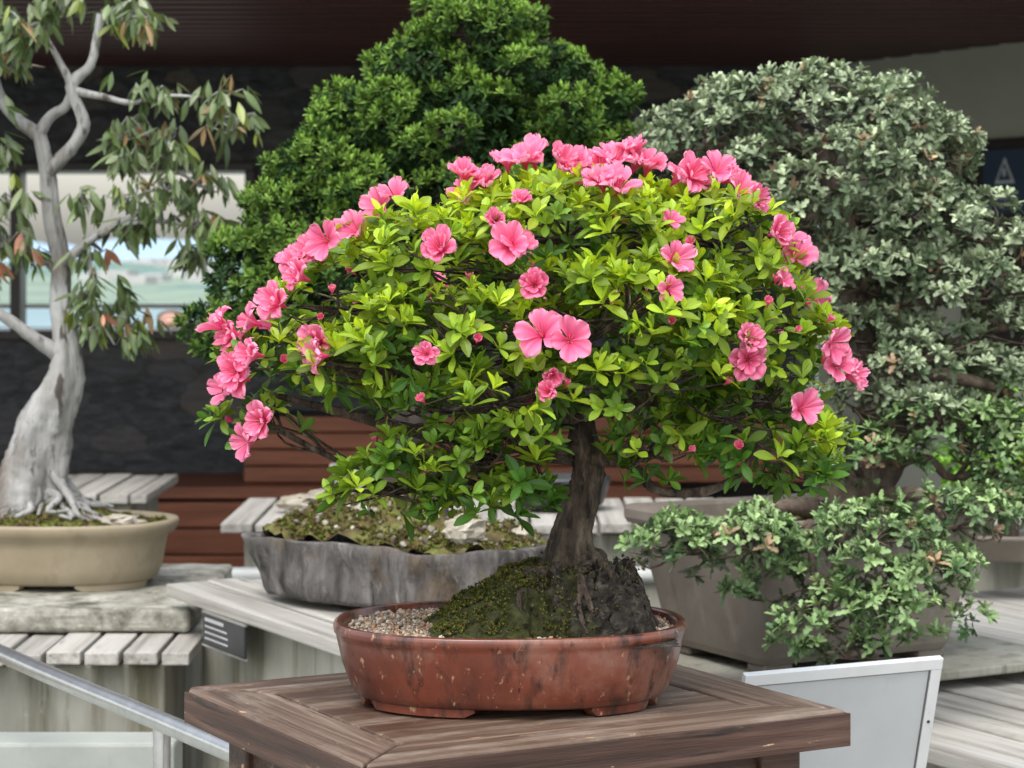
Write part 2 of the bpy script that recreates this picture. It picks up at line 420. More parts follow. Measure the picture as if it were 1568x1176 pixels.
M_moss, nt, b = newmat('moss_and_root_mass')
v1 = coords(nt)
c = ramp(nt, nz(nt, v1, 70, 8, .7), [(.35, (.006, .005, .004)), (.52, (.045, .036, .026)), (.70, (.17, .145, .115))])
mossc = ramp(nt, nz(nt, v1, 90, 6, .7), [(.3, (.020, .020, .004)), (.55, (.07, .075, .014)), (.75, (.15, .12, .03))])
sx = nt.nodes.new('ShaderNodeSeparateXYZ'); nt.links.new(v1, sx.inputs[0])
ma = nt.nodes.new('ShaderNodeMath'); ma.operation = 'MULTIPLY_ADD'; nt.links.new(sx.outputs['X'], ma.inputs[0]); ma.inputs[1].default_value = -3.0; ma.inputs[2].default_value = .20
ad = nt.nodes.new('ShaderNodeMath'); ad.operation = 'ADD'; nt.links.new(ma.outputs[0], ad.inputs[0]); nt.links.new(nz(nt, v1, 22, 5, .6), ad.inputs[1])
k = ramp(nt, ad.outputs[0], [(.47, (0, 0, 0)), (.6, (1, 1, 1))])
nt.links.new(mix(nt, k, c, mossc), b.inputs['Base Color']); b.inputs['Roughness'].default_value = .95
bump(nt, b, nz(nt, v1, 160, 8, .75), 1, .012)
azalea = empty('azalea_bonsai')
mesh_obj('root_mound', V, F, M_moss, azalea, False, (0, 3.0, 1.134))
moss_tufts('mound_moss', azalea, mound_h, (0.0, 3.0, 1.132), 9000, .175, .135, [(.065, .08, .013), (.11, .12, .022), (.04, .05, .01), (.16, .13, .04)], 0,
           lambda x, y: mound_h(x, y) > .008 and x < .085 + .09 * noise.noise(Vector((x * 25, y * 25, 9))) and noise.noise(Vector((x * 35, y * 35, 5))) > -.25, (.0025, .0055))
moss_tufts('mound_litter', azalea, mound_h, (0.0, 3.0, 1.133), 3600, .19, .13, [(.05, .035, .02), (.02, .016, .012), (.14, .11, .075), (.06, .07, .02)], 0,
           lambda x, y: mound_h(x, y) > .008 and x > .02, (.002, .005))

# trunk and branches
tb = Tubes()
trunkP = [(.078, 3.0, 1.185), (.077, 3.0, 1.212), (.073, 2.998, 1.235), (.080, 2.996, 1.27), (.092, 2.994, 1.31), (.094, 2.992, 1.345), (.086, 2.995, 1.40), (.066, 3.005, 1.48), (.06, 3.01, 1.58)]
tb.add(trunkP, [.050, .041, .031, .0235, .020, .0190, .015, .012, .008], 24, 7, .04, .11)
for i in range(20):
    a = i * .32 + rng.normal() * .15
    L = rng.uniform(.05, .11); dx, dy = math.cos(a), math.sin(a)
    P = [(.077 + dx * .02, 3 + dy * .02, 1.222)]
    for q in (.4, .55, .7, .85, 1, 1.2):
        x = .077 + dx * L * q + rng.normal() * .008; y = dy * L * q + rng.normal() * .008
        P.append((x, 3 + y, 1.127 + mound_h(x, y) + rng.uniform(-.001, .004)))
    tb.add(P, [.011, .008, .006, .005, .0045, .004, .002], 7, 4, .14)
pads = np.array([
 (7, 300, 163, 17, 17, 7), (-11, 298, 159, 11, 15, 6.7), (25, 300, 162, 10.5, 14, 7), (-22, 300, 153.5, 9.5, 13, 6), (-29, 300, 147, 7.5, 9, 5),
 (-7, 288, 150, 13.5, 11, 7.5), (14, 288, 153, 14.5, 12, 8.5), (30.5, 298, 151.5, 9.2, 13, 9), (33, 299, 142, 7.5, 10, 8), (-2, 287, 142.5, 12, 9, 6),
 (-18.5, 294, 146.5, 9.5, 10, 4.8), (15, 288, 144.5, 11.5, 9, 5.5), (31, 295, 136.8, 9, 9, 5), (-6.5, 288, 135.5, 11, 7, 5), (-15, 289, 131.3, 7.5, 5, 3.2),
 (16.5, 289, 136.6, 6, 5, 4.2), (-32, 297, 140, 3.2, 3.4, 3), (5, 312, 150, 26, 14, 9), (-12, 310, 147, 14, 10, 7), (22, 310, 145, 12, 10, 8), (3.0, 290, 130.8, 3.4, 4, 2.4), (-5, 288, 130.2, 6, 4.5, 3.2), (35.5, 296, 133, 4.5, 5, 3), (1, 288, 138.2, 6.5, 6, 3.6), (24, 290, 141, 7, 7, 4.5)], float) / 100
limbs(tb, trunkP[4:], pads[:20], .009, .004, 18, .0022)
limbs(tb, [(-.06, 2.9, 1.335), (.03, 2.92, 1.35), (.33, 2.94, 1.36)], pads[20:], .004, .002, 6, .0015)
tb.add([(.09, 2.99, 1.345), (.13, 2.95, 1.355), (.16, 2.94, 1.335), (.18, 2.93, 1.315), (.235, 2.93, 1.312), (.28, 2.94, 1.33), (.31, 2.95, 1.37)], [.009, .0075, .007, .0065, .006, .005, .004], 8, 5, .08)
tb.add([(.09, 2.99, 1.36), (-.02, 2.96, 1.37), (-.12, 2.97, 1.385), (-.2, 2.97, 1.405), (-.30, 2.98, 1.43)], [.012, .010, .009, .007, .004], 8, 5, .05)
tb.add([(-.0, 2.96, 1.365), (-.06, 2.92, 1.345), (-.12, 2.90, 1.33), (-.16, 2.90, 1.32)], [.006, .005, .004, .003], 6, 5, .05)
for i in range(30):
    x = rng.uniform(-.26, .34); z = 1.425 + rng.uniform(-.02, .03) - .02 * abs(x) / .3
    s = np.array([x * .72 + .02, 2.97, z - .01]); e = np.array([x, 2.93 + rng.uniform(-.05, .06), z + rng.uniform(-.05, .035)])
    tb.add([s, (s + e) / 2 + rng.normal(size=3) * .012, e], [.0026, .002, .001], 5, 4)
tb.build('trunk_and_branches', M_bark, azalea)

OV = (.14, .42, .78, 1.0, .86, .22)
azT = [rosette(int(rng.integers(6, 9)), (14, 70), 1, .41, OV, .30, .22, .18, .22, .55) for _ in range(12)]
M_azl = leaf_mat('azalea_leaf', .42, .36, (1.5, 1.3, .5), .35)
spads = pads.copy(); spads[:, 3:] -= .007
lum = np.vstack([spads, sublumps(spads, 170, .030)])
P, N = shell(lum, 860, .85, 1.1, .80, .3)
thin = np.array([noise.noise(Vector(p) * 13) for p in P])
keep = (thin > -.24) | (P[:, 2] > 1.60) | (P[:, 2] < 1.38)
P = P[keep]; N = N[keep]
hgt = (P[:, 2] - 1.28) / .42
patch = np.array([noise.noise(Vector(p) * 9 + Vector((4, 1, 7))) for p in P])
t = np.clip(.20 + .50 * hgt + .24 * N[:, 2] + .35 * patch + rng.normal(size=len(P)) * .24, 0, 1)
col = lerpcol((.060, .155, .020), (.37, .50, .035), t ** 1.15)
ax = N * .75 + np.array([0, -.05, .8]) + rng.normal(size=P.shape) * .30
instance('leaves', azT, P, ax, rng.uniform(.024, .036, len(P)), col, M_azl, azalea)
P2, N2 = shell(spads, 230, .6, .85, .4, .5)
instance('inner_leaves', azT, P2, N2 + rng.normal(size=P2.shape) * .5 + np.array([0, 0, .5]), rng.uniform(.02, .028, len(P2)), lerpcol((.04, .10, .014), (.10, .19, .02), rng.random(len(P2))), M_azl, azalea)  # darker leaf colour paints the shade inside the crown

# flowers
def flower_t(bud=False):
    Vs = []; Fs = []; Cs = []; n = 0
    ts = [0, .12, .26, .42, .58, .74, .88, 1.0]; RR = [.05, .10, .22, .42, .64, .84, .98, 1.05]; HH = [-.12, .08, .28, .46, .60, .68, .70, .66]; WW = [34, 35, 35, 36, 37, 33, 24, 8]
    wob = rng.uniform(0, 6); op = rng.uniform(.74, 1.05) * (.45 if bud else 1); sq = rng.uniform(.85, 1)
    layers = [(0, 1.0, 0)] + ([(36, .62, .16)] if (not bud and rng.random() < .55) else [])
    for (roff, rs, zs) in layers:
      for p in range(5):
        p0 = roff + 72 * p + rng.normal() * 5; open_ = op * rng.uniform(.88, 1.08); nu = 9; rec = rng.uniform(-.15, .30); lay = .04 * (p % 2)
        for k, tt in enumerate(ts):
            for s in range(nu):
                q = (s / (nu - 1) * 2 - 1)
                a = R(p0 + q * WW[k])
                r = RR[k] * rs * (1 + (open_ - 1) * tt) * (1 - .05 * q * q * tt)
                z = zs * tt + HH[k] / max(.75, op) ** .6 - rec * tt ** 3 + .11 * tt * math.sin(q * 7.5 + wob + p * 2) + .12 * q * q * tt + .04 * math.cos(q * 3.1) * tt - .07 * (abs(q) < .1) * (tt > .3) + rng.normal() * .022 * tt + lay * tt
                Vs.append((r * math.cos(a), r * math.sin(a) * sq, z))
                base = np.array((.72, .035, .16)) * (1 - tt) ** 1.2 + np.array((.93, .185, .37)) * (1 - (1 - tt) ** 1.2)
                e = min(1, abs(q) ** 2 * .55 * tt + tt ** 3 * .55)
                cc_ = base * (1 - e) + np.array((.96, .45, .60)) * e
                if abs(q) < .1: cc_ = cc_ * .88
                Cs.append(cc_)
        for k in range(len(ts) - 1):
            for s in range(nu - 1):
                a = n + k * nu + s; Fs.append((a, a + 1, a + nu + 1, a + nu))
        n += len(ts) * nu
    for i in range(6):
        a = i * 1.05; dx, dy = math.cos(a), math.sin(a); px, py = -dy * .010, dx * .010
        for (rr, zz) in ((.02, .0), (.09, .55), (.20, .90 + .1 * (i % 2))):
            Vs += [(dx * rr + px, dy * rr + py, zz), (dx * rr - px, dy * rr - py, zz)]; Cs += [np.array((.88, .30, .38))] * 2
        Fs += [(n, n + 1, n + 3, n + 2), (n + 2, n + 3, n + 5, n + 4)]; n += 6
    return np.array(Vs), np.array(Fs), np.array(Cs)
FL = [(-36.6, 151), (-34.3, 150.4), (-32, 151.8), (-29, 154.2), (-27.4, 159), (-26, 157.6), (-23.3, 162.5), (-19.3, 163.2), (-16, 166.5), (-14.6, 167.3), (-24, 149.8), (-23.4, 147.9), (-35.3, 143.5), (-34.3, 146),
 (-32.7, 137.1), (-31, 139.6), (-31.8, 147.9), (-24.3, 160), (-8.7, 160.8), (-6.2, 169.8), (-3.5, 169), (-5, 168.3), (-.5, 171.3), (3, 172), (5.7, 171.6), (1, 167), (0, 161.7), (.7, 161.1), (3, 156.8), (-2.2, 164.7), (8, 171), (9, 170),
 (11, 171), (13.4, 168.5), (15.3, 171.2), (15.3, 172.6), (11.7, 168.8), (17, 170.9), (20, 159.8), (19.7, 156.4), (22.2, 170.2), (20.3, 169.7), (25.7, 170.8), (28.2, 168.2), (29.7, 167.5), (27, 170), (32.8, 163.3), (34.6, 161.9), (35.7, 159.9),
 (40, 149.6), (41, 146.6), (42, 145), (36.3, 141), (29.4, 149.2), (30, 147.5), (4, 150.2), (7.3, 149.8), (20, 164.6), (34, 157), (5, 143.2), (-33.5, 144.8), (1.8, 171.8), (13, 171.8), (-10.8, 148), (5, 145.9)]
small = {25, 29, 39, 57, 58, 59, 63, 64}
fp = []; fd = []; fs = []
for i, (x, z) in enumerate(FL):
    x /= 100; z /= 100
    m = ((x - pads[:, 0]) / pads[:, 3]) ** 2 + ((z - pads[:, 2]) / pads[:, 5]) ** 2
    ok = m < .95
    if ok.any(): y = (pads[:, 1] - pads[:, 4] * np.sqrt(np.clip(1 - m, 0, 1)))[ok].min() - .022
    else: y = pads[np.argmin(m), 1] - .04
    d = np.array([x - .05, (y - 3.0), (z - 1.44)]); d /= np.linalg.norm(d)
    d = d * .95 + np.array([0, -.6, .15]) + rng.normal(size=3) * .34
    f_ = 1 + (y - 3.0) / 3.0
    fp.append((x * f_, y, 1.6 + (z - 1.6) * f_)); fd.append(d); fs.append(.017 if i in small else rng.uniform(.025, .031))
Pb, Nb = shell(pads, 60, 1, 1.05, .95, .1)
sel = (Pb[:, 1] > 3.06) & (Nb[:, 2] > -.1); Pb = Pb[sel]; Nb = Nb[sel]
ix = rng.permutation(len(Pb))[:38]
for p_, n_ in zip(Pb[ix], Nb[ix]):
    fp.append(tuple(p_ + n_ * .01)); fd.append(n_ + rng.normal(size=3) * .3); fs.append(rng.uniform(.024, .029))
M_fl = leaf_mat('azalea_petal', .55, .30, (1.05, .9, 1.0), .2)
fp = np.array(fp); fd = np.array(fd); fdn = fd / np.linalg.norm(fd, axis=1)[:, None]
instance('flowers', [flower_t() for _ in range(12)], fp + fdn * .002, fd, np.array(fs), np.tile(rng.uniform(.93, 1.05, (len(fp), 1)), (1, 3)), M_fl, azalea, True)
bx, bn = shell(pads, 30, 1.0, 1.08, .95, .0)
bx = bx[:40]; bn = bn[:40]
instance('flower_buds', [flower_t(True) for _ in range(3)], bx, bn + np.array([0, 0, .6]), rng.uniform(.010, .014, len(bx)), np.tile(np.array([[.9, .8, .75]]), (len(bx), 1)), M_fl, azalea, True)

# ================================================================== BENCHES
def slat_bench(name, loc, rz, LX, LY, ztop, sw=.075, gap=.008, th=.024, inset=.05, body=True, body_mat=None, z_bottom=0.0):
    e = empty(name); bl = []; y = 0
    while y < LY - .01:
        y1 = min(LY, y + sw); dz = rng.uniform(-.0025, .0025)
        bl.append((rng.uniform(-.009, .009), LX + rng.uniform(-.009, .009), y, y1, ztop - th + dz, ztop + dz)); y = y1 + gap
    boxes('slats', bl, M_slat, e, (loc[0], loc[1], 0), rz, .003)
    boxes('bearers', [(inset + .02, LX - inset - .02, LY * f - .02, LY * f + .02, ztop - th - .03, ztop - th - .003) for f in (.2, .8)], M_slat, e, (loc[0], loc[1], 0), rz)
    if body:
        boxes('concrete_base', [(inset, LX - inset, inset, LY - inset, z_bottom, ztop - th - .004)], body_mat or M_conc, e, (loc[0], loc[1], 0), rz, .008)
    return e
AB = GA - math.pi / 2
slat_bench('slatted_display_bench', (-.663, 4.515), AB, .95, .55, .98)
slat_bench('slatted_display_bench', (-2.6, 5.3), -math.pi / 2, 1.01, 2.01, .885, sw=.062)
slat_bench('slatted_display_bench', (-.70, 6.25), -math.pi / 2, .6, 2.0, .97)
slat_bench('slatted_display_bench', (-2.6, 6.9), -math.pi / 2, .6, 1.62, .975)
slat_bench('slatted_display_bench', (.02, 4.72), AB, 1.45, 1.35, .855, inset=.06)
slat_bench('slatted_display_bench', (1.0, 5.9), AB, 1.0, 1.2, .93)

lab = empty('plant_label')
M_lab = noise_mat('label_black', [(.3, (.02, .022, .025)), (.7, (.035, .037, .04))], 8, rough=.35, bmp=0)
M_ink = noise_mat('label_print', [(.3, (.4, .4, .4)), (.7, (.55, .55, .55))], 8, rough=.5, bmp=0)
c_, s_ = math.cos(AB), math.sin(AB)
L0 = np.array([-.663, 4.515]) + np.array([c_, s_]) * .20 - np.array([-s_, c_]) * .006
boxes('plate', [(0, .20, 0, .006, .895, .952)], M_lab, lab, (L0[0], L0[1], 0), AB, .002)
boxes('plate_rim', [(-.003, .203, .0005, .0055, .952, .956), (-.003, .203, .0005, .0055, .891, .895)], M_steel, lab, (L0[0], L0[1], 0), AB, 0)
tl = []
for r_ in range(4):
    x = .015
    while x < (.12 if r_ else .10):
        wd = rng.uniform(.004, .011); tl.append((x, x + wd, -.0012, 0.0004, .939 - r_ * .011, .942 - r_ * .011 + (.003 if r_ == 0 else 0))); x += wd + .003
boxes('print', tl, M_ink, lab, (L0[0], L0[1], 0), AB, 0)

boxes('low_wall', [(-2.4, -.56, 3.9, 4.0, 0, .80)], M_lowwall, None, bevel=.006)
rail = empty('steel_handrail')
tb = Tubes(); d2 = np.array([.485, -.875])
A = np.array([-.85, 3.9]) - d2 * 1.0; B = np.array([-.484, 3.34]) + d2 * .55
tb.add([(A[0], A[1], .95), (-.85, 3.9, .95), (-.484, 3.30, .95), (B[0], B[1], .95)], [.014] * 4, 16, 4)
tb.add([(-.498, 3.345, .945), (-.498, 3.345, .5), (-.498, 3.345, .0)], [.013] * 3, 14, 3)
tb.add([(A[0], A[1], .945), (A[0], A[1], .5), (A[0], A[1], .0)], [.013] * 3, 14, 3)
tb.build('rail_and_posts', M_steel, rail)
rail = empty('steel_handrail')
tb = Tubes(); tb.add([(-2.5, 5.75, .835), (-.6, 5.7, .838), (.6, 5.7, .84)], [.02] * 3, 14, 2)
for x in (-2.3, -.55, .4): tb.add([(x, 5.71, .83), (x, 5.71, .4), (x, 5.71, 0)], [.015] * 3, 12, 2)
tb.build('rail_and_posts', M_white, rail)

# ================================================================== EUCALYPTUS
euc_pot = empty('beige_bonsai_pot')
M_beige = noise_mat('beige_stoneware', [(.3, (.22, .175, .115)), (.55, (.29, .24, .16)), (.8, (.37, .31, .23))], 5, rough=.55, bmp=.15, over=[((.18, .14, .09), 12, (1, 1, .6), .54, .8)])
EC = (-.935, 4.86, .934)
oval_pot('pot', euc_pot, M_beige, EC, .243, .17, .135, [(.80, 0, 0), (.83, .05, 0), (.87, .25, 0), (.90, .6, 0), (.92, .74, 0), (.975, .80, 0), (1.0, .88, 0), (1.01, .95, 0), (1.0, 1, 0), (.94, 1, 0), (.92, .97, 0), (.9, .7, 0)],
         feet=[(-75, -15), (-165, -105), (15, 75), (105, 165)], foot_h=.012)
M_moss2 = noise_mat('moss_soil', [(.3, (.045, .03, .016)), (.5, (.11, .09, .03)), (.65, (.13, .15, .035)), (.85, (.24, .18, .10))], 26, rough=.95, bmp=1, bdist=.012)
MC = [(.09, .11, .02), (.15, .17, .03), (.17, .13, .05), (.07, .05, .03)]
h_eu = lambda x, y: .055 * math.exp(-((x + .03) ** 2 + y * y) / .016) + .018 * noise.noise(Vector((x * 22, y * 22, 3))) + .006 * noise.noise(Vector((x * 70, y * 70, 3)))
soil('moss_bed', euc_pot, M_moss2, (EC[0], EC[1], 1.052), .224, .155, h_eu)
moss_tufts('moss', euc_pot, h_eu, (EC[0], EC[1], 1.052), 2800, .22, .15, MC, size=(.004, .010))
M_lrock = noise_mat('pale_rock', [(.3, (.22, .19, .14)), (.6, (.42, .38, .31)), (.8, (.56, .53, .46))], 14, rough=.85, bmp=.8, bdist=.008)
rock('pale_stone', (-.80, 4.79, 1.070), (.042, .03, .016), M_lrock, None, 2, rz=.4)
rock('pale_stone', (-1.04, 4.78, 1.064), (.03, .025, .018), M_lrock, None, 7)
slab = mesh_obj('granite_slab', boxv(-1.9, -.615, 4.5, 5.2, .8865, .9335), BOXF, M_stone, None)
sm = slab.modifiers.new('bevel', 'BEVEL'); sm.width = .012; sm.segments = 3
sb = slab.modifiers.new('sub', 'SUBSURF'); sb.subdivision_type = 'SIMPLE'; sb.levels = sb.render_levels = 5
tx = bpy.data.textures.new('slabnoise', 'CLOUDS'); tx.noise_scale = .03
dm = slab.modifiers.new('disp', 'DISPLACE'); dm.texture = tx; dm.strength = .009; dm.mid_level = .6

eu = empty('eucalyptus_bonsai')
M_eub = noise_mat('pale_gum_bark', [(.3, (.13, .12, .108)), (.45, (.26, .255, .24)), (.7, (.40, .40, .39))], 16, (1, 1, .3), .65, 1, .014,
                  over=[((.13, .105, .085), 9, (1, 1, .4), .54, .68), ((.065, .054, .044), 30, (1.5, 1.5, .3), .56, .64)])
tb = Tubes(); Y = 4.85
def e_(pts): return [(x / 100, Y + (dy / 100), z / 100) for x, z, dy in pts]
tb.add(e_([(-100, 108, 0), (-99.5, 113, 0), (-98, 119, 0), (-97, 125, 0), (-95, 130, 0), (-92.5, 135.7, 0), (-92, 142.5, 0), (-93.5, 152, 1), (-93.5, 160, 1), (-95, 169.4, 0), (-96, 179, 0), (-97.8, 187, 0)]),
       [.075, .070, .064, .058, .047, .037, .027, .0215, .019, .0175, .0165, .014], 28, 7, .024, .11)
tb.add(e_([(-96, 178, 0), (-91, 183, -1), (-88, 188.3, -2), (-90.5, 195.7, -2), (-86.8, 200.4, -1), (-85.7, 205.8, 0), (-85, 211, 0)]), [.016, .014, .013, .013, .010, .009, .007], 10, 5, .06)
tb.add(e_([(-97.8, 186, 0), (-103, 190, 1), (-106, 194, 2), (-108, 201, 2)]), [.015, .013, .011, .008], 10, 5, .06)
tb.add(e_([(-97.8, 186, 0), (-95, 190, 0), (-92, 191.7, -1), (-90.5, 195.7, -2), (-93, 201, -2), (-96, 206, 0)]), [.014, .011, .010, .010, .007, .005], 10, 5, .06)
tb.add(e_([(-90, 195, -2), (-84, 193.7, -4), (-77.4, 192.3, -6), (-70.6, 193.7, -5), (-63, 193.5, -5)]), [.010, .007, .0055, .004, .0025], 8, 5, .06)
tb.add(e_([(-93.5, 159, 1), (-86.8, 164, -3), (-80.7, 167.4, -5), (-73.3, 172, -6), (-69, 178, -6), (-63, 175, -6)]), [.012, .009, .0075, .006, .0045, .0025], 8, 5, .06)
tb.add(e_([(-92, 140, 0), (-97.6, 143.8, -2), (-103, 147.9, -3), (-110, 152, -3)]), [.022, .014, .012, .010], 10, 5, .06)
tb.add(e_([(-93.5, 157, 1), (-97.6, 160.7, 2), (-105.7, 165.4, 2), (-109, 172, 2)]), [.010, .008, .006, .003], 8, 5, .06)
tb.add(e_([(-86.8, 164, -3), (-86, 157, -5), (-85, 150, -6), (-81, 143, -6)]), [.005, .004, .003, .002], 6, 5)
tb.add(e_([(-80.7, 167.4, -5), (-72, 168, -7), (-64, 166, -8), (-62, 158, -8)]), [.005, .004, .003, .002], 6, 5)
for i in range(42):
    a = rng.uniform(0, 6.28); L = rng.uniform(.03, .11)
    s = np.array([-.985 + math.cos(a) * .05, Y + math.sin(a) * .05, 1.175 - rng.uniform(0, .06)])
    P_ = [s]
    for q in (.35, .7, 1.0):
        x = -.985 + math.cos(a) * (.05 + L * q) + rng.normal() * .014; y = Y + math.sin(a) * (.05 + L * q) * .8 + rng.normal() * .014
        P_.append(np.array([x, y, 1.052 + h_eu(x - EC[0], y - EC[1]) + .012 * (1 - q) + abs(rng.normal()) * .008]))
    tb.add(P_, [.010, .008, .006, .003], 7, 4, .1)
clus = [(-103, 208, 7), (-92, 211, 6), (-81, 211, 6), (-103, 199, 5), (-97, 205, 5), (-76, 207, 5), (-73, 193.7, 5.5), (-61, 192.3, 5.5), (-58, 187, 4), (-81, 185, 5.5), (-73, 184, 6), (-69, 181, 4), (-80, 180, 4), (-103, 172, 5), (-104, 163, 4), (-99, 160, 3.5), (-62.5, 175, 5),
        (-72, 168, 7), (-64, 167, 6), (-65, 160, 4), (-79, 165, 4), (-85.5, 153, 5), (-80, 147, 6), (-87, 146, 5), (-77, 143, 4), (-88, 160, 4), (-88, 171, 3), (-107, 182, 5), (-110, 205, 8), (-112, 190, 8), (-112, 170, 8), (-112, 155, 6), (-78, 172, 5), (-70, 174, 4)]
Pl = []; Dl = []
for (x, z, r) in clus:
    c0 = np.array([x / 100, Y - .03 + rng.normal() * .04, z / 100]); n = int(r * 3.6)
    p = c0 + rng.normal(size=(n, 3)) * np.array([r, r * 1.1, r * .6]) / 100 * .55 + np.array([0, 0, .025])
    Pl.append(p); dd = (p - c0) * 5 * np.array([1, 1, .2]) + rng.normal(size=p.shape) * .25 + np.array([0, 0, -1.0]); Dl.append(dd)
    for _ in range(6):
        q = p[rng.integers(0, n)]; tb.add([c0, (c0 + q) / 2 + rng.normal(size=3) * .01, q], [.0025, .002, .001], 4, 3)
tb.build('trunk_and_branches', M_eub, eu)
Pl = np.vstack(Pl); Dl = np.vstack(Dl)
EUP = (.12, .55, .95, 1, .85, .55, .08)
euT = [rosette(3, (48, 84), 1, .27, EUP, .12, -.25, .1, .18, .1) for _ in range(7)]
cc = np.array([(.09, .135, .045), (.14, .19, .08), (.065, .10, .035), (.19, .23, .12), (.26, .18, .09), (.22, .27, .05), (.36, .15, .09)])
pc = cc[rng.choice(len(cc), len(Pl), p=[.29, .24, .2, .13, .05, .06, .03])]
M_eul = leaf_mat('gum_leaf', .35, .2, (1.3, 1.2, .6), .5)
instance('leaves', euT, Pl, Dl, rng.uniform(.042, .068, len(Pl)), pc, M_eul, eu)

# ================================================================== JUNIPER (behind)
jp = empty('stone_bonsai_pot')
M_rockpot = noise_mat('grey_rock_pot', [(.3, (.040, .036, .032)), (.48, (.105, .096, .09)), (.68, (.21, .195, .185))], 14, (1.8, 1.8, .45), .85, 1, .022, over=[((.03, .026, .022), 14, (2.2, 2.2, .25), .50, .62), ((.27, .25, .22), 26, (1.5, 1.5, .5), .62, .74), ((.12, .085, .055), 8, (1, 1, .8), .56, .68)])
JC = (-.18, 4.22, .985)
oval_pot('pot', jp, M_rockpot, JC, .325, .165, .12, [(.90, 0, 0), (.93, .08, 0), (.95, .3, 0), (.955, .5, 0), (.97, .7, 0), (.99, .85, 0), (1.0, .97, 0), (.99, 1, 0), (.93, 1.0, 0), (.9, .9, 0), (.88, .6, 0)], e=2.9, rz=R(-34), wob=.15, n=260)
h_j = lambda x, y: .085 * math.exp(-((x + .05) ** 2 / .035 + y * y / .012)) + .026 * noise.noise(Vector((x * 16, y * 16, 8))) + .012 * noise.noise(Vector((x * 45, y * 45, 3))) + .006 * noise.noise(Vector((x * 120, y * 120, 3)))
soil('moss_bed', jp, M_moss2, (JC[0], JC[1], 1.099), .298, .150, h_j, 2.9, R(-34), 50, 160)
moss_tufts('moss', jp, h_j, (JC[0], JC[1], 1.099), 6400, .30, .152, MC + [(.12, .08, .045), (.10, .13, .02)], R(-34), lambda x, y: noise.noise(Vector((x * 14, y * 14, 2))) > -.2, (.004, .010))
rock('pale_stone', (-.085, 4.03, 1.140), (.034, .02, .024), M_lrock, None, 4, rz=.3)
rock('pale_stone', (-.35, 4.40, 1.157), (.045, .03, .016), M_lrock, None, 12, rz=.2)
rock('pale_stone', (.02, 4.14, 1.122), (.022, .02, .012), M_lrock, None, 14)
rock('pale_stone', (-.27, 4.2, 1.156), (.016, .012, .010), M_lrock, None, 31)
pp = oval_ring(1, 1, 200, 2.2) * np.sqrt(rng.random((200, 1))) * np.array([.28, .14])
pj = np.array([(JC[0] + x * math.cos(R(-34)) - y * math.sin(R(-34)), JC[1] + x * math.sin(R(-34)) + y * math.cos(R(-34)), 1.103 + h_j(x, y)) for x, y in pp])
pebbles('scattered_stones', jp, pj, .0055, [(.3, .27, .22), (.18, .15, .12), (.4, .37, .32)])
jn = empty('juniper_bonsai')
jpads = np.array([(-7, 440, 202, 11.5, 12, 8), (-17.5, 438, 195, 10, 12, 7), (2, 440, 194.5, 12, 13, 8.5), (-23.5, 440, 187, 12, 13, 7.5), (11.5, 441, 188, 10, 13, 9), (17, 441, 180, 6, 10, 9), (-10, 434, 184, 17, 14, 10),
 (-33, 440, 178, 12, 13, 8), (-40, 440, 168, 11, 13, 9), (-17.5, 432, 170, 17, 13, 10.5), (8, 436, 172, 13, 15, 11), (-48, 440, 156.5, 10, 12, 8.5), (-30, 434, 156.5, 17, 14, 10.5), (-55, 440, 147, 8, 8, 6), (-45, 438, 145, 12, 11, 7),
 (-25, 434, 144, 16, 12, 7), (-3, 436, 156, 18, 14, 11), (-10, 456, 175, 22, 12, 22), (-20, 456, 152, 24, 12, 12)], float) / 100
tb = Tubes()
jt = [(-.20, 4.28, 1.12), (-.21, 4.28, 1.2), (-.18, 4.3, 1.32), (-.16, 4.38, 1.45), (-.12, 4.42, 1.6), (-.1, 4.42, 1.75), (-.08, 4.4, 1.95)]
tb.add(jt, [.05, .038, .034, .03, .024, .018, .008], 14, 5, .06, .08)
tb.add([(-.2, 4.28, 1.2), (-.13, 4.2, 1.17), (-.12, 4.15, 1.13)], [.02, .013, .008], 8, 4, .05)
limbs(tb, jt[2:], jpads, .014, .006, 8, .003)
M_jb = noise_mat('juniper_bark', [(.3, (.015, .011, .009)), (.7, (.07, .055, .045))], 40, (1, 1, .3), .9, .8)
tb.build('trunk_and_branches', M_jb, jn)
NP = (.5, 1, .3)
jT = [rosette(11, (5, 80), 1, .34, NP, .2, .05, .6, .2, .6) for _ in range(7)]
jsp = jpads.copy(); jsp[:, 3:] -= .012
jl = sublumps(jsp, 210, .036, .72)
P, N = shell(jl, 4300, .72, 1.15, .70, .12)
keep = ~inside(P, jsp, .84).any(1); P = P[keep]; N = N[keep]
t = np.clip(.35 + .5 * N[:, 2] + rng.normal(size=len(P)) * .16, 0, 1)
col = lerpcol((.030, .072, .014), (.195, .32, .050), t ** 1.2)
M_jl = leaf_mat('juniper_foliage', .6, 0, spec=.2)
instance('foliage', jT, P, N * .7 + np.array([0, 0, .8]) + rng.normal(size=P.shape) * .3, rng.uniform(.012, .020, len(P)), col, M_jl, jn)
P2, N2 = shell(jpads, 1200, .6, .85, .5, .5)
instance('inner_foliage', jT, P2, N2 + rng.normal(size=P2.shape) * .4, rng.uniform(.014, .022, len(P2)), np.tile(np.array([[.02, .05, .012]]), (len(P2), 1)), M_jl, jn)  # interior darkness of the crown put into the tuft colour

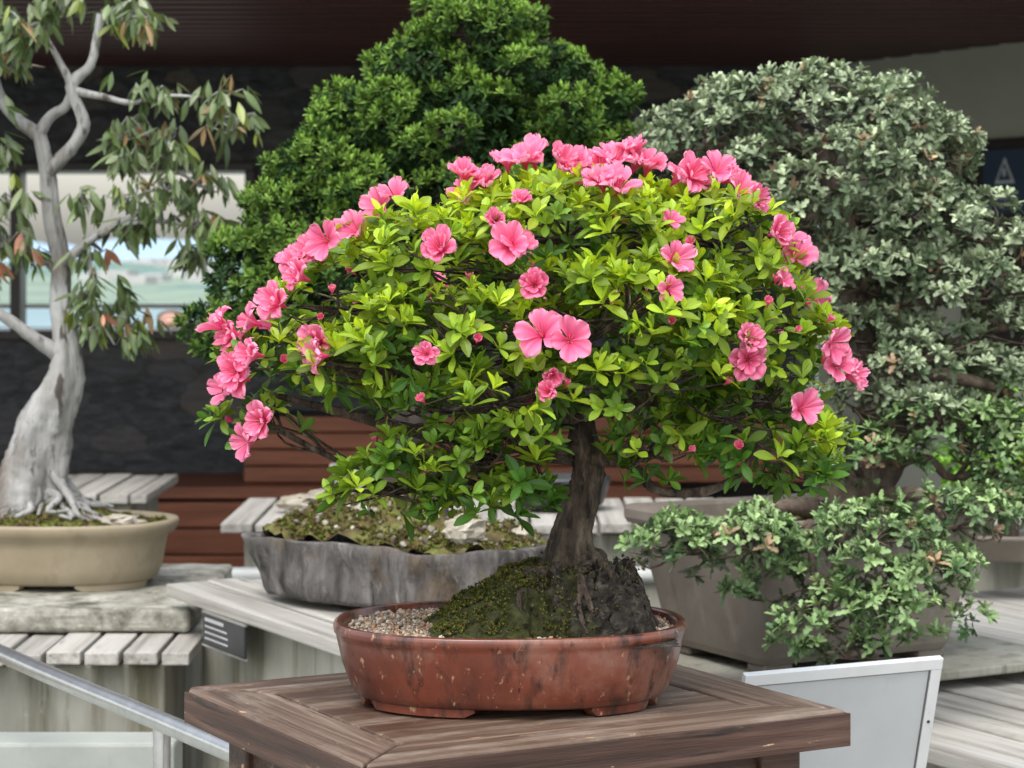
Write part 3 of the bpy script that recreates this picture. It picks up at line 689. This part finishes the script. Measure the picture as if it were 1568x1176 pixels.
# ================================================================== OAK (right)
op = empty('rectangular_bonsai_pot')
M_brown = noise_mat('unglazed_brown_clay', [(.3, (.12, .10, .083)), (.55, (.17, .145, .12)), (.8, (.24, .21, .18))], 6, rough=.6, bmp=.2, over=[((.28, .25, .22), 9, (1, 1, .5), .56, .8), ((.09, .075, .06), 10, (1.4, 1.4, .4), .58, .75)])
def rect_loop(hx, hy, r, z, n=6):
    out = []
    for (sx_, sy_, a0) in ((1, 1, 0), (-1, 1, 90), (-1, -1, 180), (1, -1, 270)):
        for k in range(n + 1):
            a = R(a0 + 90 * k / n); out.append((sx_ * (hx - r) + r * math.cos(a), sy_ * (hy - r) + r * math.sin(a), z))
    return out
prof = [(.20, .150, .0), (.205, .155, .012), (.245, .19, .20), (.249, .194, .212), (.262, .206, .216), (.266, .21, .225), (.266, .21, .24), (.262, .206, .247), (.235, .18, .247), (.232, .177, .24), (.225, .17, .17)]
V = []; F = []
for (hx, hy, z) in prof: V += rect_loop(hx, hy, .022, z)
n = len(V) // len(prof)
for k in range(len(prof) - 1):
    for i in range(n): j = (i + 1) % n; F.append((k * n + i, k * n + j, (k + 1) * n + j, (k + 1) * n + i))
F.append(tuple(range(n))[::-1]); F.append(tuple((len(prof) - 1) * n + i for i in range(n)))
OC = (.53, 4.22, .912)
mesh_obj('pot_body', V, F, M_brown, op, False, OC, GA)
boxes('pot_feet', [(sx_ * .165 - .03, sx_ * .165 + .03, sy_ * .118 - .028, sy_ * .118 + .028, -.018, .001) for sx_ in (-1, 1) for sy_ in (-1, 1)], M_brown, op, OC, GA, .006)
h_o = lambda x, y: .03 * math.exp(-(x * x + y * y) / .02) + .015 * noise.noise(Vector((x * 22, y * 22, 3)))
soil('moss_bed', op, M_moss2, (OC[0], OC[1], 1.125), .24, .185, h_o, 6, GA)
boxes('stone_tray', [(-.36, .42, -.25, .27, .876, .893)], M_conc, None, (OC[0], OC[1], 0), GA, .004)

ok_ = empty('oak_bonsai')
opads = np.array([(49, 425, 186.5, 16, 16, 8), (35, 424, 182, 11, 14, 8), (29, 424, 179, 5.5, 8, 6), (64, 426, 184.5, 12.5, 15, 8), (75, 426, 178.5, 8, 12, 6), (55, 418, 176, 19, 16, 8.5), (47, 416, 167, 11.5, 11, 7), (72.5, 420, 167, 12, 13, 6.5), (85, 424, 163.5, 9, 11, 7),
 (63, 416, 156.5, 13, 12, 7), (78, 418, 154, 14, 12, 8), (89, 422, 148, 9, 11, 8), (59.5, 414, 146, 10, 10, 6), (72.5, 414, 141, 14, 11, 7.5), (88, 420, 136, 9, 10, 8), (60, 412, 134, 9, 9, 7), (75, 412, 131.5, 12, 10, 7), (59, 410, 125, 8, 8, 5), (86, 414, 125.5, 9, 9, 6),
 (27, 386, 112, 8.5, 8, 5.5), (38.6, 382, 113, 9, 7, 5.8), (57.7, 380, 114, 12, 8, 7), (73.5, 388, 116, 11, 8, 7), (49.2, 378, 102, 9, 6, 6), (64, 378, 106, 12, 7, 8), (53.5, 376, 96.5, 9, 5, 4), (68, 438, 160, 18, 12, 18), (88, 415, 116, 8, 8, 6), (44, 384, 107, 7, 6, 4)], float) / 100
ot = [(.60, 4.2, 1.13), (.62, 4.19, 1.2), (.66, 4.2, 1.28), (.66, 4.22, 1.4), (.62, 4.24, 1.52), (.6, 4.24, 1.66), (.56, 4.25, 1.8)]
tb = Tubes()
tb.add(ot, [.075, .055, .045, .038, .03, .024, .014], 16, 5, .06, .12)
limbs(tb, ot[1:], opads[:19], .014, .006, 10, .003)
low = [(.55, 4.15, 1.15), (.45, 4.05, 1.17), (.50, 3.95, 1.16), (.62, 3.98, 1.18)]
tb.add([(.60, 4.2, 1.14), (.5, 4.1, 1.17), (.40, 4.0, 1.17), (.36, 3.92, 1.14), (.3, 3.87, 1.12)], [.024, .017, .013, .009, .005], 9, 5, .1)
tb.add([(.60, 4.18, 1.15), (.58, 4.02, 1.18), (.56, 3.9, 1.16), (.52, 3.82, 1.08), (.51, 3.79, 1.0)], [.020, .014, .011, .008, .005], 9, 5, .1)
tb.add([(.64, 4.2, 1.18), (.70, 4.0, 1.2), (.72, 3.9, 1.17)], [.017, .012, .006], 9, 5, .1)
limbs(tb, low, opads[19:26], .008, .004, 8, .0025)
tb.add([(.66, 4.2, 1.38), (.72, 4.12, 1.40), (.82, 4.12, 1.385), (.90, 4.14, 1.36)], [.018, .014, .010, .005], 9, 5, .12)
M_ob = noise_mat('corky_oak_bark', [(.3, (.04, .03, .023)), (.5, (.12, .088, .065)), (.75, (.22, .18, .145))], 45, (1, 1, .4), .9, 1, .012)
tb.build('trunk_and_branches', M_ob, ok_)
LOB = (.15, .8, .5, 1.0, .55, .8, .15)
oT = [rosette(int(rng.integers(6, 9)), (5, 70), 1, .5, LOB, .3, .2, .15, .2, .35) for _ in range(8)]
osp = opads.copy(); osp[:, 3:] -= .009
olum = np.vstack([sublumps(osp, 220, .038, .62)])
P, N = shell(olum, 1500, .8, 1.14, .75, .2)
keep = ~inside(P, osp, .80).any(1); P = P[keep]; N = N[keep]
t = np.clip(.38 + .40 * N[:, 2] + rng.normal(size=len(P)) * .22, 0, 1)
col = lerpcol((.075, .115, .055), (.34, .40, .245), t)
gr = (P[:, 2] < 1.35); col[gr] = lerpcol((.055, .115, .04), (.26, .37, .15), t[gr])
br = rng.random(len(P)) < .03; col[br] = np.array((.30, .21, .12)) * rng.uniform(.6, 1.1, (br.sum(), 1))
M_ol = leaf_mat('oak_leaf', .5, .0, spec=.4)
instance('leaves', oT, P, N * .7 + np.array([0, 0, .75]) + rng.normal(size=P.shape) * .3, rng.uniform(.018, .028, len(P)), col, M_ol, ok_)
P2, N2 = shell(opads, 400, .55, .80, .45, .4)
instance('inner_leaves', oT, P2, N2 + rng.normal(size=P2.shape) * .5, rng.uniform(.016, .024, len(P2)), lerpcol((.035, .05, .025), (.10, .12, .06), rng.random(len(P2))), M_ol, ok_)  # inner leaves coloured darker to paint the crown's interior shade

mp_ = empty('maple_bonsai')
mpads = np.array([(104, 520, 126, 9, 9, 6), (112, 520, 118, 10, 9, 7), (100, 520, 115, 7, 8, 4), (118, 522, 130, 10, 9, 7)], float) / 100
tb = Tubes(); mt = [(1.1, 5.22, .96), (1.1, 5.22, 1.05), (1.08, 5.22, 1.15), (1.1, 5.22, 1.25)]
tb.add(mt, [.03, .022, .016, .008], 9, 4, .05); limbs(tb, mt[1:], mpads, .01, .004, 8, .002); tb.build('trunk_and_branches', M_jb, mp_)
P, N = shell(mpads, 2600, .6, 1.1, .6, .5)
instance('leaves', oT, P, N + np.array([0, -.2, .4]) + rng.normal(size=P.shape) * .4, rng.uniform(.02, .028, len(P)), lerpcol((.07, .18, .02), (.24, .46, .05), rng.random(len(P))), M_ol, mp_)
mpot = empty('grey_bonsai_pot')
oval_pot('pot', mpot, M_brown, (1.1, 5.22, .931), .16, .12, .07, [(.8, 0, 0), (.86, .1, 0), (.97, .8, 0), (1, .85, 0), (1, 1, 0), (.93, 1, 0), (.9, .8, 0)])

M_wc = noise_mat('grey_white_glaze', [(.3, (.26, .26, .23)), (.7, (.42, .42, .38))], 12, rough=.3, bmp=.05, over=[((.2, .18, .15), 9, (1, 1, .5), .56, .8)])
wp = empty('white_ceramic_pot')
oval_pot('pot', wp, M_wc, (-.38, 5.95, .971), .075, .075, .115, [(.6, 0, 0), (.75, .15, 0), (.95, .55, 0), (.98, .8, 0), (1.08, .85, 0), (1.08, 1, 0), (.95, 1, 0), (.9, .8, 0)], e=2)
dp = empty('dark_bonsai_pot')
oval_pot('pot', dp, M_lab, (.12, 5.95, .971), .13, .09, .085, [(.8, 0, 0), (.86, .1, 0), (.95, .6, 0), (1, .85, 0), (1, 1, 0), (.93, 1, 0), (.9, .8, 0)])
rock('pale_stone', (-.52, 5.9, .99), (.075, .045, .022), M_lrock, None, 21)

# ================================================================== SIGN
sg = empty('framed_sign_board')
TLc = Vector((.326, 3.30, 1.02)); TRc = Vector((.62, 3.41, 1.022))
wv = (TRc - TLc); W_ = wv.length; wv.normalize(); dn = Vector((-.02, .10, -.30)); H_ = dn.length; dn.normalize(); nv = wv.cross(dn).normalized()
Mx = Matrix(((wv.x, dn.x, nv.x, TLc.x), (wv.y, dn.y, nv.y, TLc.y), (wv.z, dn.z, nv.z, TLc.z), (0, 0, 0, 1)))
fw = .017
M_alu = noise_mat('aluminium_frame', [(.3, (.60, .61, .61)), (.7, (.74, .75, .75))], 6, rough=.4, bmp=.05, metal=.2, over=[((.25, .25, .24), 18, (1, 1, 1), .62, .72)])
M_panel = noise_mat('sign_panel', [(.3, (.42, .435, .44)), (.7, (.52, .535, .54))], 3, rough=.5, bmp=.02, over=[((.34, .34, .33), 7, (1, 1, .4), .56, .8)])
M_shadow_line = noise_mat('frame_shadow_line', [(.3, (.08, .08, .08)), (.7, (.14, .14, .14))], 6, rough=.6, bmp=0)  # dark colour standing in for the shadow inside the frame
T_ = .0055
for nm, bb, mm in (('frame', [(0, W_, 0, fw, -T_, T_), (0, W_, H_ - fw, H_, -T_, T_), (0, fw, fw + .0006, H_ - fw - .0006, -T_ + .0004, T_ - .0004), (W_ - fw, W_, fw + .0006, H_ - fw - .0006, -T_ + .0004, T_ - .0004)], M_alu),
                  ('panel', [(fw - .002, W_ - fw + .002, fw - .002, H_ - fw + .002, -.0015, .0015)], M_panel),
                  ('inner_shadow_line', [(fw, W_ - fw, fw + .0002, fw + .0022, -.0035, .0035), (fw, fw + .002, fw + .0024, H_ - fw, -.0035, .0035), (W_ - fw - .002, W_ - fw, fw + .0024, H_ - fw, -.0035, .0035)], M_shadow_line),  # added dark strips, a painted shadow line around the panel
                  ('screws', [(.007, .011, .03, .034, -.007, .007), (W_ - .011, W_ - .007, .10, .104, -.007, .007), (W_ - .011, W_ - .007, .20, .204, -.007, .007)], M_lab)):
    o = boxes(nm, bb, mm, sg, bevel=.0006); o.matrix_local = Mx
boxes('post', [(.47, .50, 3.46, 3.49, 0, .80)], M_alu, sg, bevel=.003)

# ================================================================== BUILDING
bd = empty('pavilion_building')
M_wall, nt, b = newmat('dark_stone_wall')
v1 = coords(nt, (1, 1, 2.2))
v1b = nt.nodes.new('ShaderNodeVectorMath'); v1b.operation = 'ADD'; nt.links.new(v1, v1b.inputs[0])
wn = nt.nodes.new('ShaderNodeTexNoise'); wn.inputs['Scale'].default_value = 6; nt.links.new(v1, wn.inputs['Vector'])
sc_ = nt.nodes.new('ShaderNodeVectorMath'); sc_.operation = 'SCALE'; sc_.inputs['Scale'].default_value = .12; nt.links.new(wn.outputs['Color'], sc_.inputs[0]); nt.links.new(sc_.outputs[0], v1b.inputs[1])
vo = nt.nodes.new('ShaderNodeTexVoronoi'); vo.inputs['Scale'].default_value = 5.0; vo.inputs['Randomness'].default_value = 1; nt.links.new(v1b.outputs[0], vo.inputs['Vector'])
ve = nt.nodes.new('ShaderNodeTexVoronoi'); ve.feature = 'DISTANCE_TO_EDGE'; ve.inputs['Scale'].default_value = 5.0; ve.inputs['Randomness'].default_value = 1; nt.links.new(v1b.outputs[0], ve.inputs['Vector'])
sepc = nt.nodes.new('ShaderNodeSeparateColor'); nt.links.new(vo.outputs['Color'], sepc.inputs[0])
c = ramp(nt, sepc.outputs[0], [(0, (.005, .006, .008)), (.4, (.014, .015, .019)), (.75, (.036, .034, .037)), (1, (.08, .06, .045))])
c = mix(nt, ramp(nt, nz(nt, v1, 14, 6), [(.45, (0, 0, 0)), (.75, (.7, .7, .7))]), c, (.07, .075, .09))
c = mix(nt, ramp(nt, ve.outputs['Distance'], [(.0, (1, 1, 1)), (.03, (0, 0, 0))]), c, (.004, .004, .004))
nt.links.new(c, b.inputs['Base Color']); b.inputs['Roughness'].default_value = .5
bump(nt, b, nz(nt, v1, 9, 7), .6, .03)
M_plank = noise_mat('stained_timber_cladding', [(.3, (.17, .055, .026)), (.55, (.28, .095, .048)), (.8, (.37, .15, .08))], 8, (.3, 4, 4), .45, .2, island=.25)
M_soff = noise_mat('dark_red_soffit', [(.3, (.045, .016, .014)), (.7, (.09, .030, .025))], 10, (.3, 4, 4), .5, .2, island=.35)
M_plaster = noise_mat('olive_grey_plaster', [(.3, (.33, .34, .29)), (.7, (.39, .40, .34))], 3, rough=.9, bmp=.05)
M_dark = noise_mat('dark_frame', [(.3, (.016, .012, .012)), (.7, (.03, .02, .02))], 5, rough=.4, bmp=0)
boxes('stone_wall', [(-6, 1.165, 9.0, 9.3, 0, 1.33), (-.985, 1.165, 9.0, 9.3, 1.33, 1.95), (-6, 1.165, 9.0, 9.3, 1.95, 2.75), (-6, -4.6, 9.0, 9.3, 1.33, 1.95)], M_wall, bd, bevel=0)
boxes('window_frame', [(-4.6, -.985, 8.97, 9.33, 1.30, 1.335), (-4.6, -.985, 8.97, 9.33, 1.945, 1.975), (-1.94, -1.90, 9.08, 9.2, 1.335, 1.945), (-3.2, -3.16, 9.08, 9.2, 1.335, 1.945), (-1.02, -.982, 8.97, 9.33, 1.335, 1.945)], M_dark, bd)
boxes('window_rail', [(-4.6, -1.02, 9.9, 9.94, 1.40, 1.42)], M_white, bd)
pl = [(-2.75, .6, 8.46 , 8.5, z, z + .09) for z in np.arange(.06, .72, .097)]
boxes('timber_cladding_low', pl, M_plank, bd, bevel=.004)
boxes('timber_seat_cap', [(-2.8, .6, 8.43, 8.998, .748, .79)], M_plank, bd, bevel=.004)
pl = [(-.976, 1.15, 8.56, 8.6, z, z + .055) for z in np.arange(.795, 1.0, .061)]
boxes('timber_cladding_high', pl, M_plank, bd, bevel=.004)
boxes('timber_backing', [(-.97, 1.15, 8.6, 8.99, .792, 1.03), (-2.74, .59, 8.5, 8.98, 0, .746)], M_dark, bd, bevel=0)
bt = [(-6, 1.2 + (9.0 - y) * .554, y, y + .085, 2.345, 2.385) for y in np.arange(6.3, 8.98, .14)]
boxes('soffit_battens', bt, M_soff, bd, bevel=.004)
boxes('roof', [(-6, 4, 6.2, 9.9, 2.40, 2.52), (-6, 4, 6.1, 6.2, 2.34, 2.6)], M_soff, bd, bevel=0)
WA = math.atan2(-.875, .485)
boxes('plaster_wall', [(0, 4.6, 0, .2, 0, 2.342)], M_plaster, bd, (1.168, 8.99, 0), WA, 0)
boxes('doorway_panel', [(.88, 1.9, -.03, -.002, 0, 2.02)], M_dark, bd, (1.168, 8.99, 0), WA, .003)
sn = empty('wall_sign')
M_blue = noise_mat('navy_sign', [(.3, (.018, .035, .07)), (.7, (.03, .05, .09))], 5, rough=.35, bmp=0)
M_sw = noise_mat('sign_white', [(.3, (.35, .38, .42)), (.7, (.45, .48, .5))], 5, rough=.5, bmp=0)
boxes('plate', [(1.01, 1.24, -.044, -.034, 1.76, 1.98)], M_blue, sn, (1.168, 8.99, 0), WA, .002)
def tri(cx, cz, s, y): return [(cx - s, y, cz - s * .8), (cx + s, y, cz - s * .8), (cx, y, cz + s * .95)]
V = tri(1.125, 1.905, .052, -.046) + tri(1.125, 1.902, .034, -.0475)
mesh_obj('triangle', V[:3], [(0, 1, 2)], M_sw, sn, loc=(1.168, 8.99, 0), rz=WA)
mesh_obj('triangle_inner', V[3:], [(0, 1, 2)], M_blue, sn, loc=(1.168, 8.99, 0), rz=WA)
boxes('print', [(1.118, 1.132, -.0495, -.048, 1.888, 1.915), (1.06, 1.19, -.046, -.0445, 1.828, 1.836), (1.05, 1.16, -.046, -.0445, 1.81, 1.816), (1.05, 1.18, -.046, -.0445, 1.792, 1.798)], M_sw, sn, (1.168, 8.99, 0), WA, 0)

# ================================================================== VISITOR beyond the window
ps = empty('visitor_person')
M_skin = noise_mat('skin', [(.3, (.45, .25, .18)), (.7, (.52, .31, .23))], 12, rough=.5, bmp=.05)
M_hair = noise_mat('brown_hair', [(.3, (.06, .03, .018)), (.7, (.13, .07, .04))], 40, (1, 1, .3), .5, .5)
M_shirt = noise_mat('pale_pink_shirt', [(.3, (.50, .40, .38)), (.7, (.60, .50, .47))], 12, rough=.9, bmp=.2)
def skinned(name, V, E, rad, mat):
    me = bpy.data.meshes.new(name); me.from_pydata(V, E, []); me.materials.append(mat)
    o = link(bpy.data.objects.new(name, me), ps); o.location = (-1.74, 12, .004)
    o.modifiers.new('skin', 'SKIN')
    for i, sv in enumerate(me.skin_vertices[0].data): sv.radius = (rad[i], rad[i] * .85); sv.use_root = (i == 0)
    sb_ = o.modifiers.new('s', 'SUBSURF'); sb_.levels = sb_.render_levels = 2
    return o
skinned('clothed_body', [(0, 0, .74), (0, 0, .92), (0, 0, 1.10), (0, 0, 1.17), (.15, 0, 1.12), (.19, -.02, .90), (.17, -.10, .72), (-.15, 0, 1.12), (-.19, -.02, .90), (-.17, -.10, .72), (.08, 0, .68), (.09, 0, .38), (.09, 0, .06), (-.08, 0, .68), (-.09, 0, .38), (-.09, 0, .06), (.09, -.12, .035), (-.09, -.12, .035)],
        [(0, 1), (1, 2), (2, 3), (2, 4), (4, 5), (5, 6), (2, 7), (7, 8), (8, 9), (0, 10), (10, 11), (11, 12), (0, 13), (13, 14), (14, 15), (12, 16), (15, 17)],
        [.13, .12, .13, .06, .055, .042, .032, .055, .042, .032, .085, .06, .045, .085, .06, .045, .035, .035], M_shirt)
skinned('head', [(0, 0, 1.15), (0, 0, 1.20), (0, -.01, 1.27), (0, -.015, 1.34), (0, -.095, 1.285)], [(0, 1), (1, 2), (2, 3), (2, 4)], [.05, .045, .075, .078, .012], M_skin)
skinned('hair', [(0, .03, 1.20), (0, .03, 1.28), (0, .012, 1.35)], [(0, 1), (1, 2)], [.06, .088, .085], M_hair)

# ================================================================== GROUND, LAKE, HILLS
M_gr = noise_mat('grassland', [(.3, (.10, .16, .12)), (.55, (.20, .26, .20)), (.8, (.32, .36, .30))], .16, (1, .3, 1), rough=.95, bmp=0)  # distance haze is mixed into the grass colours
mesh_obj('ground', [(-4000, -200, 0), (4000, -200, 0), (4000, 7000, 0), (-4000, 7000, 0)], [(0, 1, 2, 3)], M_gr)
M_pv = noise_mat('pavement_concrete', [(.3, (.22, .21, .19)), (.7, (.33, .32, .30))], 3, rough=.85, bmp=.2)
mesh_obj('pavement', [(-12, -6, .004), (12, -6, .004), (12, 16, .004), (-12, 16, .004)], [(0, 1, 2, 3)], M_pv)
M_lake = noise_mat('lake_water', [(.3, (.15, .24, .26)), (.7, (.22, .31, .33))], .1, rough=.6, bmp=.1)
mesh_obj('lake', [(-60, 56, .02), (20, 56, .02), (30, 84, .02), (-80, 88, .02)], [(0, 1, 2, 3)], M_lake)
def ridge(name, y0, depth, h, seed, mat, xs=(-2600, 2600), n=260, fr=.004):
    V = []; F = []; m = 8
    for j in range(m):
        tt = j / (m - 1); prof_ = math.sin(tt * math.pi) ** .7 if 0 < tt < 1 else 0
        for i in range(n):
            x = xs[0] + (xs[1] - xs[0]) * i / (n - 1)
            hh = h * (.55 + .5 * noise.noise(Vector((x * fr, seed, tt))) + .3 * noise.noise(Vector((x * fr * 5, seed, tt * 3))) + .12 * noise.noise(Vector((x * fr * 22, seed, tt * 3))))
            V.append((x, y0 + depth * tt, max(0, hh) * prof_ - .5))
    for j in range(m - 1):
        for i in range(n - 1): a = j * n + i; F.append((a, a + 1, a + n + 1, a + n))
    mesh_obj(name, V, F, mat, None, True)
M_h1 = noise_mat('hazy_hills', [(.3, (.27, .39, .50)), (.7, (.33, .45, .55))], .01, rough=1, bmp=0)  # aerial haze painted in as a bluish base colour
M_h2 = noise_mat('wooded_hills', [(.3, (.07, .14, .12)), (.55, (.13, .21, .18)), (.8, (.25, .31, .28))], .25, rough=1, bmp=0)
ridge('hills', 2400, 900, 62, 1.3, M_h1)
ridge('distant_woodland', 260, 120, 3.0, 5.1, M_h2, (-400, 300), 500, .03)
ridge('distant_woodland', 130, 12, 1.1, 8.1, M_h2, (-120, 60), 400, .12)
ridge('distant_woodland', 96, 6, .7, 3.1, M_h2, (-80, 40), 400, .2)
M_town = noise_mat('town_render', [(.3, (.36, .36, .35)), (.7, (.48, .47, .45))], .5, rough=.9, bmp=0)
tw = []
for i in range(70):
    y = rng.uniform(160, 620); x = -y * rng.uniform(.10, .24); s = rng.uniform(1.2, 3.2) * (y / 400)
    tw.append((x, x + s * 1.6, y, y + 6, 0, s * .55))
boxes('distant_town', tw, M_town, None, bevel=0)

# ================================================================== LIGHT, WORLD, CAMERA
SE, SA = R(60), R(200)
sun = bpy.data.lights.new('sun', 'SUN'); sun.energy = 1.5; sun.angle = R(30); sun.color = (1, .985, .96)
so = bpy.data.objects.new('sun', sun); COL.objects.link(so)
dirv = Vector((math.sin(SA) * math.cos(SE), math.cos(SA) * math.cos(SE), math.sin(SE)))
so.rotation_euler = dirv.to_track_quat('Z', 'Y').to_euler(); so.location = dirv * 20
w = bpy.data.worlds.new('World'); scene.world = w; w.use_nodes = True; nt = w.node_tree
bg = nt.nodes['Background']; sk = nt.nodes.new('ShaderNodeTexSky'); sk.sky_type = 'NISHITA'; sk.sun_disc = False
sk.sun_elevation = SE; sk.sun_rotation = SA; sk.dust_density = 3; sk.air_density = 1.5; sk.ozone_density = 1
hs = nt.nodes.new('ShaderNodeHueSaturation'); hs.inputs['Saturation'].default_value = .40; hs.inputs['Value'].default_value = 2.35
nt.links.new(sk.outputs[0], hs.inputs['Color']); nt.links.new(hs.outputs[0], bg.inputs['Color']); bg.inputs['Strength'].default_value = .15

cam = bpy.data.cameras.new('camera'); co = bpy.data.objects.new('camera', cam); COL.objects.link(co)
co.location = (0, 0, 1.6); co.rotation_euler = (R(90), 0, 0)
cam.sensor_width = 36; cam.lens = 82.65; cam.shift_y = -.12; cam.clip_start = .05; cam.clip_end = 12000
cam.dof.use_dof = True; cam.dof.focus_distance = 2.88; cam.dof.aperture_fstop = 10
scene.camera = co
scene.view_settings.view_transform = 'Standard'; scene.view_settings.look = 'None'; scene.view_settings.exposure = 0
